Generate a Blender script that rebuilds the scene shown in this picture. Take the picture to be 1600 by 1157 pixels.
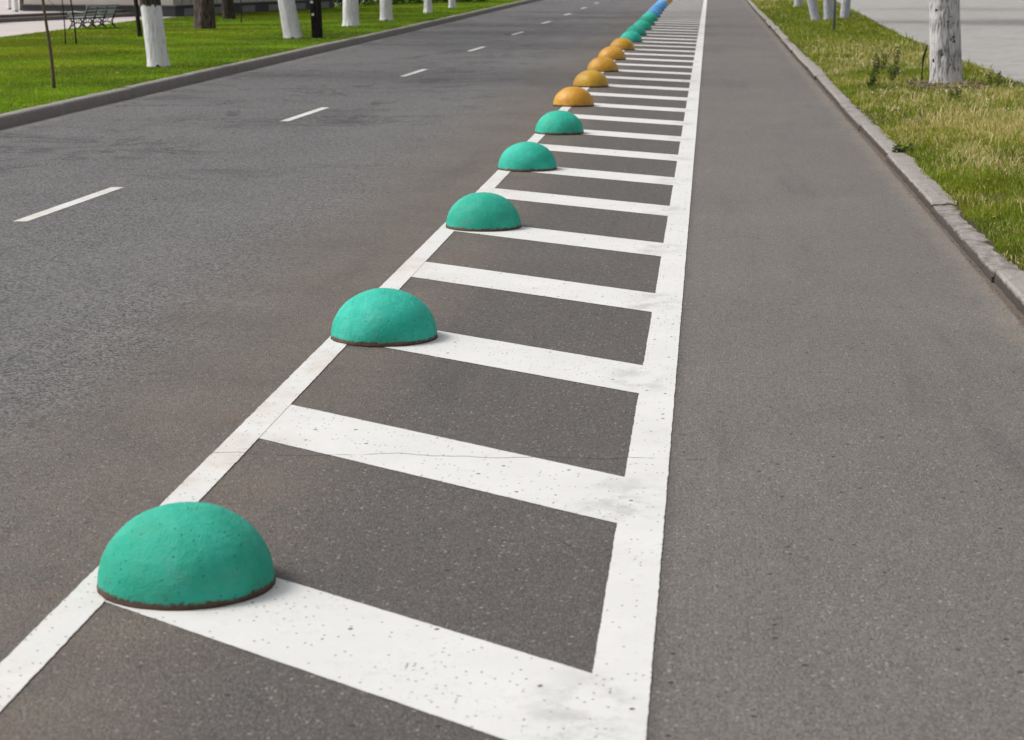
import bpy, bmesh, math, random
import numpy as np
from mathutils import Vector, Matrix, noise
random.seed(4); RNG = np.random.default_rng(11)
scene = bpy.context.scene
for o in list(bpy.data.objects): bpy.data.objects.remove(o)
COL = scene.collection
R = math.radians

# ------------------------------------------------------------------ camera
cam = bpy.data.cameras.new("camera"); cob = bpy.data.objects.new("camera", cam); COL.objects.link(cob)
cob.location = (0, 0, 1.75); cob.rotation_euler = (R(90 - 10.55), 0, R(5.44))
cam.sensor_width = 36; cam.lens = 72; cam.shift_y = -45 / 1600
cam.clip_start = .1; cam.clip_end = 900
cam.dof.use_dof = True; cam.dof.focus_distance = 11.0; cam.dof.aperture_fstop = 6.3
scene.camera = cob

# ------------------------------------------------------------------ light
SUN_EL, SUN_AZ = 50, -88            # azimuth from +Y towards +X: sun ahead and to the left
w = bpy.data.worlds.new("World"); scene.world = w; w.use_nodes = True
wn = w.node_tree.nodes; wl = w.node_tree.links; wn.clear()
wo = wn.new('ShaderNodeOutputWorld'); wb = wn.new('ShaderNodeBackground'); sky = wn.new('ShaderNodeTexSky')
sky.sky_type = 'NISHITA'; sky.sun_disc = False; sky.sun_elevation = R(SUN_EL); sky.sun_rotation = R(SUN_AZ)
sky.air_density = 1.0; sky.dust_density = 5.0; sky.ozone_density = 1.0
hs = wn.new('ShaderNodeHueSaturation'); hs.inputs['Saturation'].default_value = .18
wl.new(sky.outputs[0], hs.inputs['Color']); wl.new(hs.outputs[0], wb.inputs[0]); wb.inputs[1].default_value = .15
wl.new(wb.outputs[0], wo.inputs[0])
sd = bpy.data.lights.new("sun", 'SUN'); so = bpy.data.objects.new("sun", sd); COL.objects.link(so)
sd.energy = 1.8; sd.angle = R(16); sd.color = (1, .955, .9)
a = R(SUN_AZ); e = R(SUN_EL)
sdir = Vector((math.sin(a) * math.cos(e), math.cos(a) * math.cos(e), math.sin(e)))
so.rotation_euler = sdir.to_track_quat('Z', 'Y').to_euler(); so.location = (0, 0, 30)
scene.view_settings.view_transform = 'Standard'; scene.view_settings.look = 'None'
scene.view_settings.exposure = 0.09; scene.view_settings.gamma = 1

# ------------------------------------------------------------------ helpers
def tag(o, label=None, cat=None, group=None, kind=None):
    for k, v in (('label', label), ('category', cat), ('group', group), ('kind', kind)):
        if v: o[k] = v
    return o
def empty(name, loc, rz=0, **k):
    o = bpy.data.objects.new(name, None); COL.objects.link(o); o.location = loc; o.rotation_euler = (0, 0, rz)
    o.empty_display_size = .2
    return tag(o, **k)
def mesh_obj(name, verts, faces, mat, parent=None, smooth=False, colors=None):
    me = bpy.data.meshes.new(name)
    verts = np.asarray(verts, dtype=np.float32)
    if isinstance(faces, np.ndarray):
        n, k = faces.shape
        me.vertices.add(len(verts)); me.vertices.foreach_set('co', verts.ravel())
        me.loops.add(n * k); me.loops.foreach_set('vertex_index', faces.astype(np.int32).ravel())
        me.polygons.add(n); me.polygons.foreach_set('loop_start', np.arange(0, n * k, k, dtype=np.int32))
        me.polygons.foreach_set('loop_total', np.full(n, k, dtype=np.int32))
        me.update(calc_edges=True)
    else:
        me.from_pydata([tuple(map(float, v)) for v in verts], [], [tuple(f) for f in faces]); me.update()
    if colors is not None:
        at = me.attributes.new('tint', 'FLOAT_COLOR', 'POINT')
        at.data.foreach_set('color', np.asarray(colors, dtype=np.float32).ravel())
    if smooth: me.polygons.foreach_set('use_smooth', [True] * len(me.polygons))
    if mat: me.materials.append(mat)
    o = bpy.data.objects.new(name, me); COL.objects.link(o)
    if parent: o.parent = parent
    return o
class MB:
    def __init__(s): s.v = []; s.f = []
    def box(s, c, d, M=None):
        b = len(s.v); x, y, z = (q / 2 for q in d)
        for sx, sy, sz in ((-1,-1,-1),(1,-1,-1),(1,1,-1),(-1,1,-1),(-1,-1,1),(1,-1,1),(1,1,1),(-1,1,1)):
            p = Vector((sx * x, sy * y, sz * z))
            if M: p = M @ p
            s.v.append(tuple(p + Vector(c)))
        for f in ((0,3,2,1),(4,5,6,7),(0,1,5,4),(1,2,6,5),(2,3,7,6),(3,0,4,7)): s.f.append(tuple(b + i for i in f))
    def tube(s, path, rad, n=8, sq=1.0):
        b = len(s.v); path = [Vector(p) for p in path]
        rads = rad if isinstance(rad, (list, tuple)) else [rad] * len(path)
        for i, p in enumerate(path):
            t = (path[min(i + 1, len(path) - 1)] - path[max(i - 1, 0)]).normalized()
            u = t.cross(Vector((0, 1, 0)) if abs(t.y) < .8 else Vector((1, 0, 0))).normalized(); v = t.cross(u)
            for k in range(n):
                g = 2 * math.pi * k / n
                s.v.append(tuple(p + u * math.cos(g) * rads[i] + v * math.sin(g) * rads[i] * sq))
        for i in range(len(path) - 1):
            for k in range(n):
                s.f.append((b + i * n + k, b + i * n + (k + 1) % n, b + (i + 1) * n + (k + 1) % n, b + (i + 1) * n + k))
        s.f.append(tuple(b + k for k in range(n))[::-1]); s.f.append(tuple(b + (len(path) - 1) * n + k for k in range(n)))
    def build(s, name, mat, parent=None, smooth=False): return mesh_obj(name, s.v, s.f, mat, parent, smooth)

# ---- node helpers
class NT:
    def __init__(s, name):
        s.m = bpy.data.materials.new(name); s.m.use_nodes = True; s.t = s.m.node_tree
        s.b = s.t.nodes['Principled BSDF']; s.out = s.t.nodes['Material Output']
        s.dim = '3D'; s.tc = s.t.nodes.new('ShaderNodeTexCoord'); s.co = s.tc.outputs['Object']
    def n(s, typ, ins=None, **attrs):
        nd = s.t.nodes.new(typ)
        for k, v in attrs.items(): setattr(nd, k, v)
        for k, v in (ins or {}).items():
            if hasattr(v, 'links') or isinstance(v, bpy.types.NodeSocket): s.t.links.new(v, nd.inputs[k])
            else: nd.inputs[k].default_value = v
        return nd
    def noise(s, scale, detail=3, rough=.55, vec=None, dist=0):
        return s.n('ShaderNodeTexNoise', {'Scale': scale, 'Detail': detail, 'Roughness': rough, 'Distortion': dist, 'Vector': vec or s.co}).outputs['Fac']
    def vor(s, scale, out='Color', vec=None, feature='F1'):
        nd = s.n('ShaderNodeTexVoronoi', {'Scale': scale, 'Vector': vec or s.co}, feature=feature, voronoi_dimensions=s.dim)
        if out == 'Color': return s.n('ShaderNodeSeparateColor', {'Color': nd.outputs['Color']}).outputs[0]
        return nd.outputs[out]
    def math(s, op, a, b=0.0, clamp=False):
        return s.n('ShaderNodeMath', {0: a, 1: b}, operation=op, use_clamp=clamp).outputs[0]
    def ramp(s, v, a, b, lo=0.0, hi=1.0, smooth=True):
        return s.n('ShaderNodeMapRange', {'Value': v, 'From Min': a, 'From Max': b, 'To Min': lo, 'To Max': hi},
                   interpolation_type='SMOOTHSTEP' if smooth else 'LINEAR').outputs[0]
    def mix(s, f, a, b, mode='MIX'):
        nd = s.n('ShaderNodeMix', {}, data_type='RGBA', blend_type=mode)
        for k, v in ((0, f), (6, a), (7, b)):
            if isinstance(v, bpy.types.NodeSocket): s.t.links.new(v, nd.inputs[k])
            elif k == 0: nd.inputs[k].default_value = v
            else: nd.inputs[k].default_value = (*v, 1) if len(v) == 3 else v
        return nd.outputs[2]
    def scaled(s, sc):
        return s.n('ShaderNodeMapping', {'Vector': s.co, 'Scale': sc}).outputs[0]
    def xyz(s):
        q = s.n('ShaderNodeSeparateXYZ', {'Vector': s.co}); return q.outputs[0], q.outputs[1], q.outputs[2]
    def set(s, color=None, rough=None, spec=None, metal=None):
        for k, v in (('Base Color', color), ('Roughness', rough), ('Specular IOR Level', spec), ('Metallic', metal)):
            if v is None: continue
            if isinstance(v, bpy.types.NodeSocket): s.t.links.new(v, s.b.inputs[k])
            elif k == 'Base Color': s.b.inputs[k].default_value = (*v, 1)
            else: s.b.inputs[k].default_value = v
    def bump(s, h, strength=.5, dist=.01):
        bp = s.n('ShaderNodeBump', {'Height': h, 'Strength': strength, 'Distance': dist})
        s.t.links.new(bp.outputs[0], s.b.inputs['Normal'])

# ------------------------------------------------------------------ materials
def crack_mask(T):
    x, y, z = T.xyz()
    n1 = T.n('ShaderNodeTexNoise', {'Scale': 2.2, 'Detail': 5.0, 'Vector': T.scaled((1, 0, 0))}).outputs['Fac']
    line = T.math('ADD', T.math('MULTIPLY', n1, .22), T.math('ADD', 7.02, T.math('MULTIPLY', x, .05)))
    d = T.math('ABSOLUTE', T.math('SUBTRACT', y, line))
    near = T.ramp(d, .0015, .005, 1, 0)
    return T.math('MULTIPLY', near, T.ramp(T.noise(6), .38, .52))
def asphalt():
    T = NT('asphalt'); T.dim = '2D'; x, y, z = T.xyz()
    left = T.ramp(T.math('ADD', x, T.ramp(T.noise(.9, 4), .2, .8, -.35, .35)), -2.9, -1.9, 1, 0)   # the carriageway left of the hatching
    lane = T.ramp(x, -.14, -.06)
    # aggregate
    s1 = T.vor(150); s2 = T.vor(42); s3 = T.vor(320)
    fine = T.noise(420, 2)
    g = T.math('ADD', T.math('MULTIPLY', s1, .5), T.math('ADD', T.math('MULTIPLY', s3, .3), T.math('MULTIPLY', fine, .35)))
    inner = T.mix(T.ramp(g, .25, .95), (.058, .0525, .049), (.120, .107, .100))
    gl_ = T.math('ADD', T.math('MULTIPLY', T.vor(88), .6), T.math('ADD', T.math('MULTIPLY', s1, .3), T.math('MULTIPLY', fine, .3)))
    outer = T.mix(T.ramp(gl_, .2, .98), (.020, .0195, .021), (.190, .183, .183))
    path = T.mix(T.ramp(g, .25, .95), (.092, .084, .078), (.183, .166, .154))
    c = T.mix(left, inner, outer); c = T.mix(lane, c, path)
    # light stones and dark pits
    sp = T.ramp(s2, .935, .945); c = T.mix(T.math('MULTIPLY', sp, T.ramp(T.vor(42, 'Distance'), .13, .26, .8, 0)), c, (.34, .31, .285))
    s4 = T.vor(85); c = T.mix(T.math('MULTIPLY', T.ramp(s4, .90, .92), T.ramp(T.vor(85, 'Distance'), .2, .4, .55, 0)), c, (.27, .25, .235))
    c = T.mix(T.math('MULTIPLY', T.ramp(T.n('ShaderNodeMath', {0: T.vor(60), 1: 0.0}, operation='ADD').outputs[0], .08, .06), T.ramp(T.vor(60, 'Distance'), .2, .4, .55, 0)), c, (.03, .027, .025))
    pit = T.ramp(T.vor(15), .040, .036); pit = T.math('MULTIPLY', pit, T.ramp(T.vor(15, 'Distance'), .09, .15, 1, 0))
    c = T.mix(T.math('MULTIPLY', pit, .85), c, (.012, .011, .010))
    # broad tone changes
    c = T.mix(1.0, c, T.mix(T.noise(.55, 5, .6), (.80, .80, .80), (1.17, 1.17, 1.17)), 'MULTIPLY')
    c = T.mix(1.0, c, T.mix(T.noise(3.5, 6, .7, T.scaled((1.6, .35, 1))), (.86, .86, .86), (1.13, 1.13, 1.13)), 'MULTIPLY')
    # brown dust drift beside the edge line
    band = T.math('MULTIPLY', T.ramp(T.math('ADD', x, T.math('MULTIPLY', T.noise(1.2, 6, .7), .9)), -2.9, -1.4), T.ramp(x, -1.5, -1.1, 1, 0))
    dust = T.math('MULTIPLY', band, T.ramp(T.noise(1.7, 8, .78), .15, .85))
    c = T.mix(T.math('MULTIPLY', T.math('MULTIPLY', dust, T.ramp(g, .3, .8, .35, 1)), .75), c, (.190, .158, .122))
    # reddish scuffing around the dome row
    rb = T.math('MULTIPLY', T.ramp(T.math('ABSOLUTE', T.math('ADD', x, 1.62)), .55, .12), T.ramp(T.noise(2.3, 5, .7), .36, .68))
    c = T.mix(T.math('MULTIPLY', rb, .26), c, (.135, .080, .068))
    # pale gutter dust at the kerbs
    gl = T.math('MULTIPLY', T.ramp(T.math('ADD', x, T.math('MULTIPLY', T.noise(1.3, 5), .4)), -6.9, -7.2), .75)
    c = T.mix(gl, c, (.20, .178, .170))
    gr = T.math('MULTIPLY', T.ramp(T.math('ADD', x, T.math('MULTIPLY', T.noise(2.0, 6, .7), .34)), 1.52, 1.75), .72)
    c = T.mix(T.math('MULTIPLY', gr, T.ramp(g, .3, .85, .3, 1)), c, (.26, .222, .178))
    gd = T.math('MULTIPLY', T.ramp(T.math('ADD', x, T.math('MULTIPLY', T.noise(7, 5, .7), .06)), 1.565, 1.585), .55)
    c = T.mix(gd, c, (.075, .045, .030))
    # sealed cracks and tar scars on the carriageway
    tn = T.noise(1.15, 6, .72, T.scaled((.5, .8, 1)), 1.2)
    tar = T.math('MULTIPLY', T.ramp(T.math('ABSOLUTE', T.math('SUBTRACT', tn, .5)), .008, .028, 1, 0), T.ramp(T.noise(.35, 2), .47, .54))
    tar = T.math('MULTIPLY', tar, T.ramp(x, -2.6, -3.0)); tar = T.math('MULTIPLY', tar, T.ramp(y, 15, 18))
    c = T.mix(T.math('MULTIPLY', tar, .7), c, (.022, .020, .021))
    pt = T.math('MULTIPLY', T.ramp(T.noise(.75, 6, .68, T.scaled((1.5, .45, 1)), .8), .62, .67), T.ramp(x, -2.4, -3.0))
    c = T.mix(T.math('MULTIPLY', pt, .62), c, (.028, .026, .027))
    wt = T.math('MULTIPLY', T.ramp(T.math('ABSOLUTE', T.math('ADD', x, 3.3)), .55, .1), .16); c = T.mix(wt, c, (.16, .150, .145))
    wt = T.math('MULTIPLY', T.ramp(T.noise(1.6, 5, .7, T.scaled((1.3, .12, 1))), .52, .75), .30); c = T.mix(wt, c, (.030, .028, .028))
    c = T.mix(T.math('MULTIPLY', crack_mask(T), T.math('MULTIPLY', T.ramp(x, -1.8, -1.7), T.ramp(x, .05, .0))), c, (.014, .012, .011))
    T.set(c, T.ramp(T.noise(30), .3, .7, .66, .84), .36)
    T.bump(T.math('ADD', T.math('MULTIPLY', T.vor(150, 'Distance'), -1.0), T.math('MULTIPLY', fine, .6)), .55, .004)
    return T.m
def road_paint():
    T = NT('road_paint'); T.dim = '2D'
    base = T.mix(T.noise(2.6, 6, .7), (.53, .525, .512), (.665, .66, .648))
    base = T.mix(T.ramp(T.noise(14, 6, .75), .52, .74), base, (.54, .53, .51))
    fine = T.noise(260, 3)
    base = T.mix(T.ramp(fine, .60, .78, 0, .5), base, (.42, .40, .38))
    # pits where the asphalt shows through
    v = T.vor(52); hole = T.math('MULTIPLY', T.ramp(v, .075, .065), T.ramp(T.vor(52, 'Distance'), .10, .24, 1, 0))
    v2 = T.vor(13); hole2 = T.math('MULTIPLY', T.ramp(v2, .060, .055), T.ramp(T.vor(13, 'Distance'), .06, .12, 1, 0))
    wear = T.math('MULTIPLY', T.ramp(T.noise(60, 5, .8), .60, .66), T.ramp(T.noise(2.1, 4), .46, .66))
    h = T.math('MAXIMUM', T.math('MAXIMUM', hole, hole2), wear)
    c = T.mix(h, base, (.045, .040, .036))
    # soft tyre smudges where the bars meet the long line
    x, y, z = T.xyz()
    fr = T.math('MULTIPLY', T.math('ABSOLUTE', T.math('SUBTRACT', T.math('FRACT', T.math('DIVIDE', T.math('SUBTRACT', y, 4.56 - .99), 1.98)), .5)), 1.98)
    jn = T.ramp(T.math('ADD', fr, T.math('MULTIPLY', T.noise(6, 4), .3)), .55, .25)
    sm = T.math('MULTIPLY', T.math('MULTIPLY', jn, T.ramp(T.math('ABSOLUTE', T.math('ADD', x, .27)), .20, .03)), T.ramp(T.noise(7, 6, .75, T.scaled((1.0, .9, 1))), .42, .62))
    c = T.mix(T.math('MULTIPLY', sm, .5), c, (.30, .295, .29))
    dr = T.math('MULTIPLY', T.ramp(x, -1.2, -1.7), T.ramp(T.noise(1.9, 5, .7), .42, .68))
    c = T.mix(T.math('MULTIPLY', dr, .5), c, (.45, .38, .30))
    c = T.mix(crack_mask(T), c, (.06, .05, .045))
    T.set(c, .75, .3); T.bump(T.math('SUBTRACT', T.math('MULTIPLY', fine, .5), h), .35, .003)
    return T.m
def kerb_mat(name, a, b, dark):
    T = NT(name)
    c = T.mix(T.noise(5, 7, .7), a, b)
    c = T.mix(T.ramp(T.noise(38, 5, .75), .54, .70, 0, .75), c, dark)
    c = T.mix(T.ramp(T.vor(110), .90, .97, 0, .6), c, (.42, .40, .37))
    c = T.mix(T.ramp(T.noise(2, 4), .5, .75, 0, .4), c, (.30, .29, .27))
    x, y, z = T.xyz()
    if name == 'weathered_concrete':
        c = T.mix(T.ramp(T.math('ADD', z, T.math('MULTIPLY', T.noise(9, 5, .7), -.04)), .045, .025), c, (.072, .060, .052))  # kerb face darkened towards the road: grime plus shade painted into the colour
    T.set(c, .9, .25); T.bump(T.math('ADD', T.noise(60, 5, .8), T.math('MULTIPLY', T.vor(70, 'Distance'), .6)), .7, .012)
    return T.m
def dome_mat(name, c0, c1, c2, gloss):
    T = NT(name); x, y, z = T.xyz()
    oi = T.n('ShaderNodeObjectInfo').outputs['Random']
    vec = T.n('ShaderNodeVectorMath', {0: T.co, 1: T.n('ShaderNodeCombineXYZ', {0: T.math('MULTIPLY', oi, 9), 1: oi, 2: 0.0}).outputs[0]}, operation='ADD').outputs[0]
    c = T.mix(T.ramp(T.noise(5, 5, .65, vec), .35, .68), c0, c1)
    c = T.mix(T.ramp(T.noise(22, 5, .7, vec), .55, .75, 0, .5), c, c2)
    pits = T.math('MULTIPLY', T.ramp(T.vor(85, 'Color', vec), .20, .16), T.ramp(T.vor(85, 'Distance', vec), .08, .34, 1, 0))
    c = T.mix(T.math('MULTIPLY', pits, .38), c, tuple(q * .35 for q in c0))
    edge = T.ramp(T.math('ADD', z, T.math('MULTIPLY', T.noise(24, 7, .8, vec), -.052)), -.004, -.013)
    c = T.mix(edge, c, T.mix(T.noise(40), (.040, .025, .019), (.15, .088, .062)))
    gr = T.math('MULTIPLY', T.ramp(z, .14, .0), T.ramp(T.noise(9, 6, .75, vec), .46, .72, 0, .4))
    c = T.mix(gr, c, (.11, .10, .06))
    scr = T.math('MULTIPLY', T.ramp(T.noise(10, 6, .8, T.n('ShaderNodeMapping', {'Vector': vec, 'Scale': (1, 1, 3.5)}).outputs[0], 1.5), .62, .68), T.ramp(T.noise(3, 3, .5, vec), .48, .62, 0, .55))
    c = T.mix(scr, c, tuple(q * .38 + .03 for q in c0))
    c = T.mix(T.ramp(T.noise(7, 5, .7, vec), .5, .8, 0, .14), c, (.30, .29, .25))
    hv = T.n('ShaderNodeHueSaturation', {'Value': T.ramp(oi, 0, 1, .88, 1.10, False), 'Hue': T.ramp(T.math('FRACT', T.math('MULTIPLY', oi, 7.3)), 0, 1, .49, .505, False), 'Color': c}); c = hv.outputs[0]
    T.set(c, T.ramp(T.noise(12, 4, .6, vec), .3, .7, gloss, gloss + .14), .4)
    T.bump(T.math('SUBTRACT', T.math('ADD', T.noise(26, 4, .6, vec), T.math('MULTIPLY', T.noise(130, 4, .7, vec), .55)), T.math('MULTIPLY', pits, 1.0)), .85, .006)
    return T.m
def bark(name, a, b, deep, paint_top=None, paint=((.68, .67, .66), (.42, .41, .40)), thresh=.46):
    T = NT(name); x, y, z = T.xyz()
    vec = T.scaled((1, 1, .16))
    ridge = T.noise(26, 6, .7, vec, .6); v = T.vor(34, 'Distance', vec)
    c = T.mix(T.ramp(ridge, .3, .7), a, b); c = T.mix(T.ramp(v, .40, .62, 0, .7), c, deep)
    if paint_top is not None:
        pc = T.mix(T.noise(7, 6, .7, T.scaled((1, 1, .4))), paint[1], paint[0])
        pc = T.mix(T.ramp(T.noise(55, 5, .75, T.scaled((1, 1, .07))), .50, .68, 0, .75), pc, tuple(q * .42 for q in paint[1]))
        pc = T.mix(T.ramp(T.noise(24, 6, .8, T.scaled((1, 1, .35))), .60, .70, 0, .6), pc, tuple(q * .35 for q in paint[1]))
        cover = T.ramp(T.math('ADD', T.math('MULTIPLY', ridge, .75), T.math('MULTIPLY', T.noise(3.2, 5), .25)), thresh - .08, thresh + .03, .12, 1)
        top = T.ramp(T.math('ADD', z, T.math('MULTIPLY', T.noise(20, 4, .6, vec), .16)), paint_top, paint_top + .03, 1, 0)
        foot = T.ramp(T.math('ADD', z, T.math('MULTIPLY', T.noise(16, 5, .75), -.34)), -.165, -.13)
        c = T.mix(T.math('MULTIPLY', T.math('MULTIPLY', cover, top), foot), c, pc)
    T.set(c, .9, .2); T.bump(T.math('SUBTRACT', ridge, T.math('MULTIPLY', v, .6)), .8, .02)
    return T.m
def simple(name, a, b, scale=8, rough=.7, spec=.4, bump=.2, metal=0.0):
    T = NT(name); n_ = T.noise(scale, 6, .65)
    T.set(T.mix(n_, a, b), rough, spec, metal); T.bump(n_, bump, .01); return T.m
def foliage_mat(name, trans=.35, rough=.55):
    T = NT(name); at = T.n('ShaderNodeAttribute', attribute_name='tint').outputs['Color']
    T.set(at, rough, .3)
    tr = T.n('ShaderNodeBsdfTranslucent', {'Color': T.mix(1.0, at, (1.15, 1.25, .6), 'MULTIPLY')})
    mx = T.n('ShaderNodeMixShader', {0: trans, 1: T.b.outputs[0], 2: tr.outputs[0]})
    T.t.links.new(mx.outputs[0], T.out.inputs[0]); return T.m
def pavers(name, bw, bh, ca, cb, joint, rot=0.0):
    T = NT(name)
    mp = T.n('ShaderNodeMapping', {'Vector': T.co, 'Rotation': (0, 0, rot)}).outputs[0]
    br = T.n('ShaderNodeTexBrick', {'Vector': mp, 'Scale': 1.0, 'Mortar Size': .010, 'Brick Width': bw, 'Row Height': bh,
             'Color1': (*ca, 1), 'Color2': (*cb, 1), 'Mortar': (*joint, 1)})
    c = T.mix(1.0, br.outputs[0], T.mix(T.noise(1.1, 6, .7, T.scaled((.6, .5, 1))), (.70, .69, .68), (1.14, 1.14, 1.13)), 'MULTIPLY')
    c = T.mix(1.0, c, T.mix(T.noise(9, 5, .8), (.82, .82, .82), (1.10, 1.10, 1.10)), 'MULTIPLY')
    c = T.mix(T.ramp(T.noise(.7, 5, .75, T.scaled((1, .35, 1))), .55, .75, 0, .4), c, tuple(q * .62 for q in ca))
    T.set(c, .85, .3); T.bump(br.outputs[1], -.4, .006); return T.m

M = {}
M['asphalt'] = asphalt(); M['paint'] = road_paint()
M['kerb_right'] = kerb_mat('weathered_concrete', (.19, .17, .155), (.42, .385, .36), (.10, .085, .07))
M['kerb_left'] = kerb_mat('kerb_concrete', (.18, .160, .150), (.33, .30, .28), (.10, .105, .09))
M['green'] = dome_mat('turquoise_paint', (.010, .350, .245), (.030, .430, .318), (.005, .25, .168), .66)
M['orange'] = dome_mat('ochre_paint', (.50, .255, .010), (.62, .345, .028), (.40, .15, .008), .34)
M['blue'] = dome_mat('blue_paint', (.06, .28, .62), (.12, .38, .72), (.03, .16, .44), .38)
M['rim'] = simple('dirty_edge', (.028, .018, .014), (.12, .070, .050), 30, .9, .2, .8)
M['bark'] = bark('bark', (.05, .04, .032), (.135, .11, .09), (.018, .014, .011))
M['bark_dark'] = bark('dark_bark', (.022, .018, .015), (.075, .06, .048), (.008, .007, .006))
M['bark_brown'] = bark('brown_bark', (.08, .06, .05), (.19, .155, .13), (.03, .023, .018))
M['white_bark'] = bark('whitewashed_bark', (.05, .042, .034), (.12, .10, .08), (.02, .016, .012), 1.02, ((.90, .90, .89), (.72, .72, .72)), .34)
M['white_bark_tall'] = bark('whitewashed_bark_tall', (.05, .042, .034), (.12, .10, .08), (.02, .016, .012), 1.6, ((.90, .90, .89), (.72, .72, .72)), .34)
M['worn_bark'] = bark('worn_whitewashed_bark', (.10, .095, .088), (.24, .23, .215), (.045, .04, .036), 1.9, ((.68, .67, .67), (.50, .495, .50)), .48)
M['worn_bark_white'] = bark('patchy_whitewashed_bark', (.09, .085, .08), (.22, .21, .20), (.04, .036, .032), 1.5, ((.62, .63, .68), (.42, .43, .47)), .42)
M['twig'] = simple('twig_bark', (.10, .065, .045), (.19, .135, .095), 20, .85, .2, .5)
M['dark_wood'] = bark('tarred_timber', (.012, .011, .010), (.04, .034, .03), (.006, .005, .005))
M['metal_post'] = simple('painted_metal', (.13, .15, .18), (.20, .22, .25), 12, .5, .5, .1)
M['iron'] = simple('black_iron', (.008, .009, .009), (.02, .021, .021), 12, .45, .5, .1)
M['slat'] = simple('pale_painted_slat', (.24, .29, .28), (.38, .43, .41), 6, .5, .4, .1)
M['leaf'] = foliage_mat('leaves'); M['grass'] = foliage_mat('grass_blade', .3, .6)
M['leaf_dry'] = simple('dry_leaf', (.45, .26, .07), (.70, .50, .16), 30, .7, .3, .3)
M['petal'] = simple('petal', (.75, .75, .70), (.85, .85, .80), 30, .7, .3, .1)
M['soil'] = simple('soil', (.035, .032, .015), (.085, .072, .040), 3, .95, .1, .6)
M['dirt'] = simple('bare_dirt', (.095, .065, .048), (.20, .15, .12), 14, .95, .1, 1.0)
M['ground'] = simple('distant_ground', (.05, .07, .02), (.09, .11, .035), .3, .95, .1, .3)
M['pave_r'] = pavers('grey_pavers', .20, .10, (.45, .435, .42), (.35, .34, .33), (.15, .145, .14), .6)
M['pave_l'] = pavers('pink_grey_pavers', .40, .20, (.60, .545, .53), (.54, .49, .48), (.36, .32, .31), .2)
M['granite'] = simple('granite_step', (.10, .085, .08), (.18, .155, .15), 6, .7, .4, .3)
M['stone'] = simple('beige_stone_slab', (.42, .385, .345), (.54, .50, .455), 2, .75, .3, .2)
M['plinth'] = simple('dark_plinth', (.025, .026, .03), (.055, .056, .06), 3, .6, .4, .2)
M['plinth_grey'] = simple('grey_plinth_panel', (.16, .165, .165), (.25, .255, .25), 4, .7, .3, .2)
M['pinkwall'] = simple('mauve_render', (.30, .17, .20), (.36, .21, .24), 2, .8, .3, .1)

# ------------------------------------------------------------------ ground, road, verges
def sheet(name, pts, z, mat, label=None):
    return tag(mesh_obj(name, [(x, y, z) for x, y in pts], [tuple(range(len(pts)))], mat), kind='structure', label=label)
sheet('ground', [(-400, -60), (400, -60), (400, 500), (-400, 500)], -.03, M['ground'])
sheet('road', [(-7.42, -15), (1.60, -15), (1.60, 300), (-7.42, 300)], 0, M['asphalt'], 'worn grey asphalt road with a lighter lane beside the verge')

def strip(v, f, A, B, wid, z, edge_step=.02, jit=.0018, far=28.0):
    """painted strip from A to B, wid = vector across; worn edges near the camera"""
    A = Vector((*A, 0)); B = Vector((*B, 0)); W = Vector((*wid, 0)); L = (B - A).length
    n = max(1, int(L / edge_step)) if min(A.y, B.y) < far else 1
    b = len(v)
    for i in range(n + 1):
        p = A.lerp(B, i / n); wn_ = W.normalized()
        j0 = noise.noise((p.x * 9, p.y * 9, 1)) * jit + noise.noise((p.x * 60, p.y * 60, 1)) * jit + random.uniform(-jit, jit) * .5
        j1 = noise.noise((p.x * 9, p.y * 9, 9)) * jit + noise.noise((p.x * 60, p.y * 60, 9)) * jit + random.uniform(-jit, jit) * .5
        if n == 1: j0 = j1 = 0
        q0 = p + wn_ * j0; q1 = p + W + wn_ * j1
        v += [(q0.x, q0.y, z), (q1.x, q1.y, z)]
    for i in range(n):
        k = b + 2 * i; f.append((k, k + 1, k + 3, k + 2))
v, f = [], []
for k in range(-2, 62):                                  # slanting bars of the hatching
    yu = 4.86 + 1.98 * k
    s = .757; x0, x1 = -.19, -1.70
    strip(v, f, (x0, yu + s * (-.26 - x0) - .59), (x1, yu + s * (-.26 - x1) - .59), (0, .59), .0022)
o = mesh_obj('hatch_bar_marking', v, f, M['paint']); tag(o, kind='structure')
v, f = [], []
def long_line(xa, wid, z=.0036):
    ys = [2.0]
    while ys[-1] < 130: ys.append(ys[-1] + (4 if ys[-1] < 28 else 30))
    for a_, b_ in zip(ys, ys[1:]): strip(v, f, (xa, a_), (xa, b_), (wid, 0), z)
long_line(-1.755, .115); long_line(-.262, .147)
tag(mesh_obj('edge_line_marking', v, f, M['paint']), kind='structure')
v, f = [], []
for k in range(-1, 14):
    y0 = 13.45 + 8.83 * k
    strip(v, f, (-4.69, y0), (-4.63, y0 + 2.15), (.10, 0), .003, far=30, jit=.003)
tag(mesh_obj('lane_dash_marking', v, f, M['paint']), kind='structure')

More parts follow.
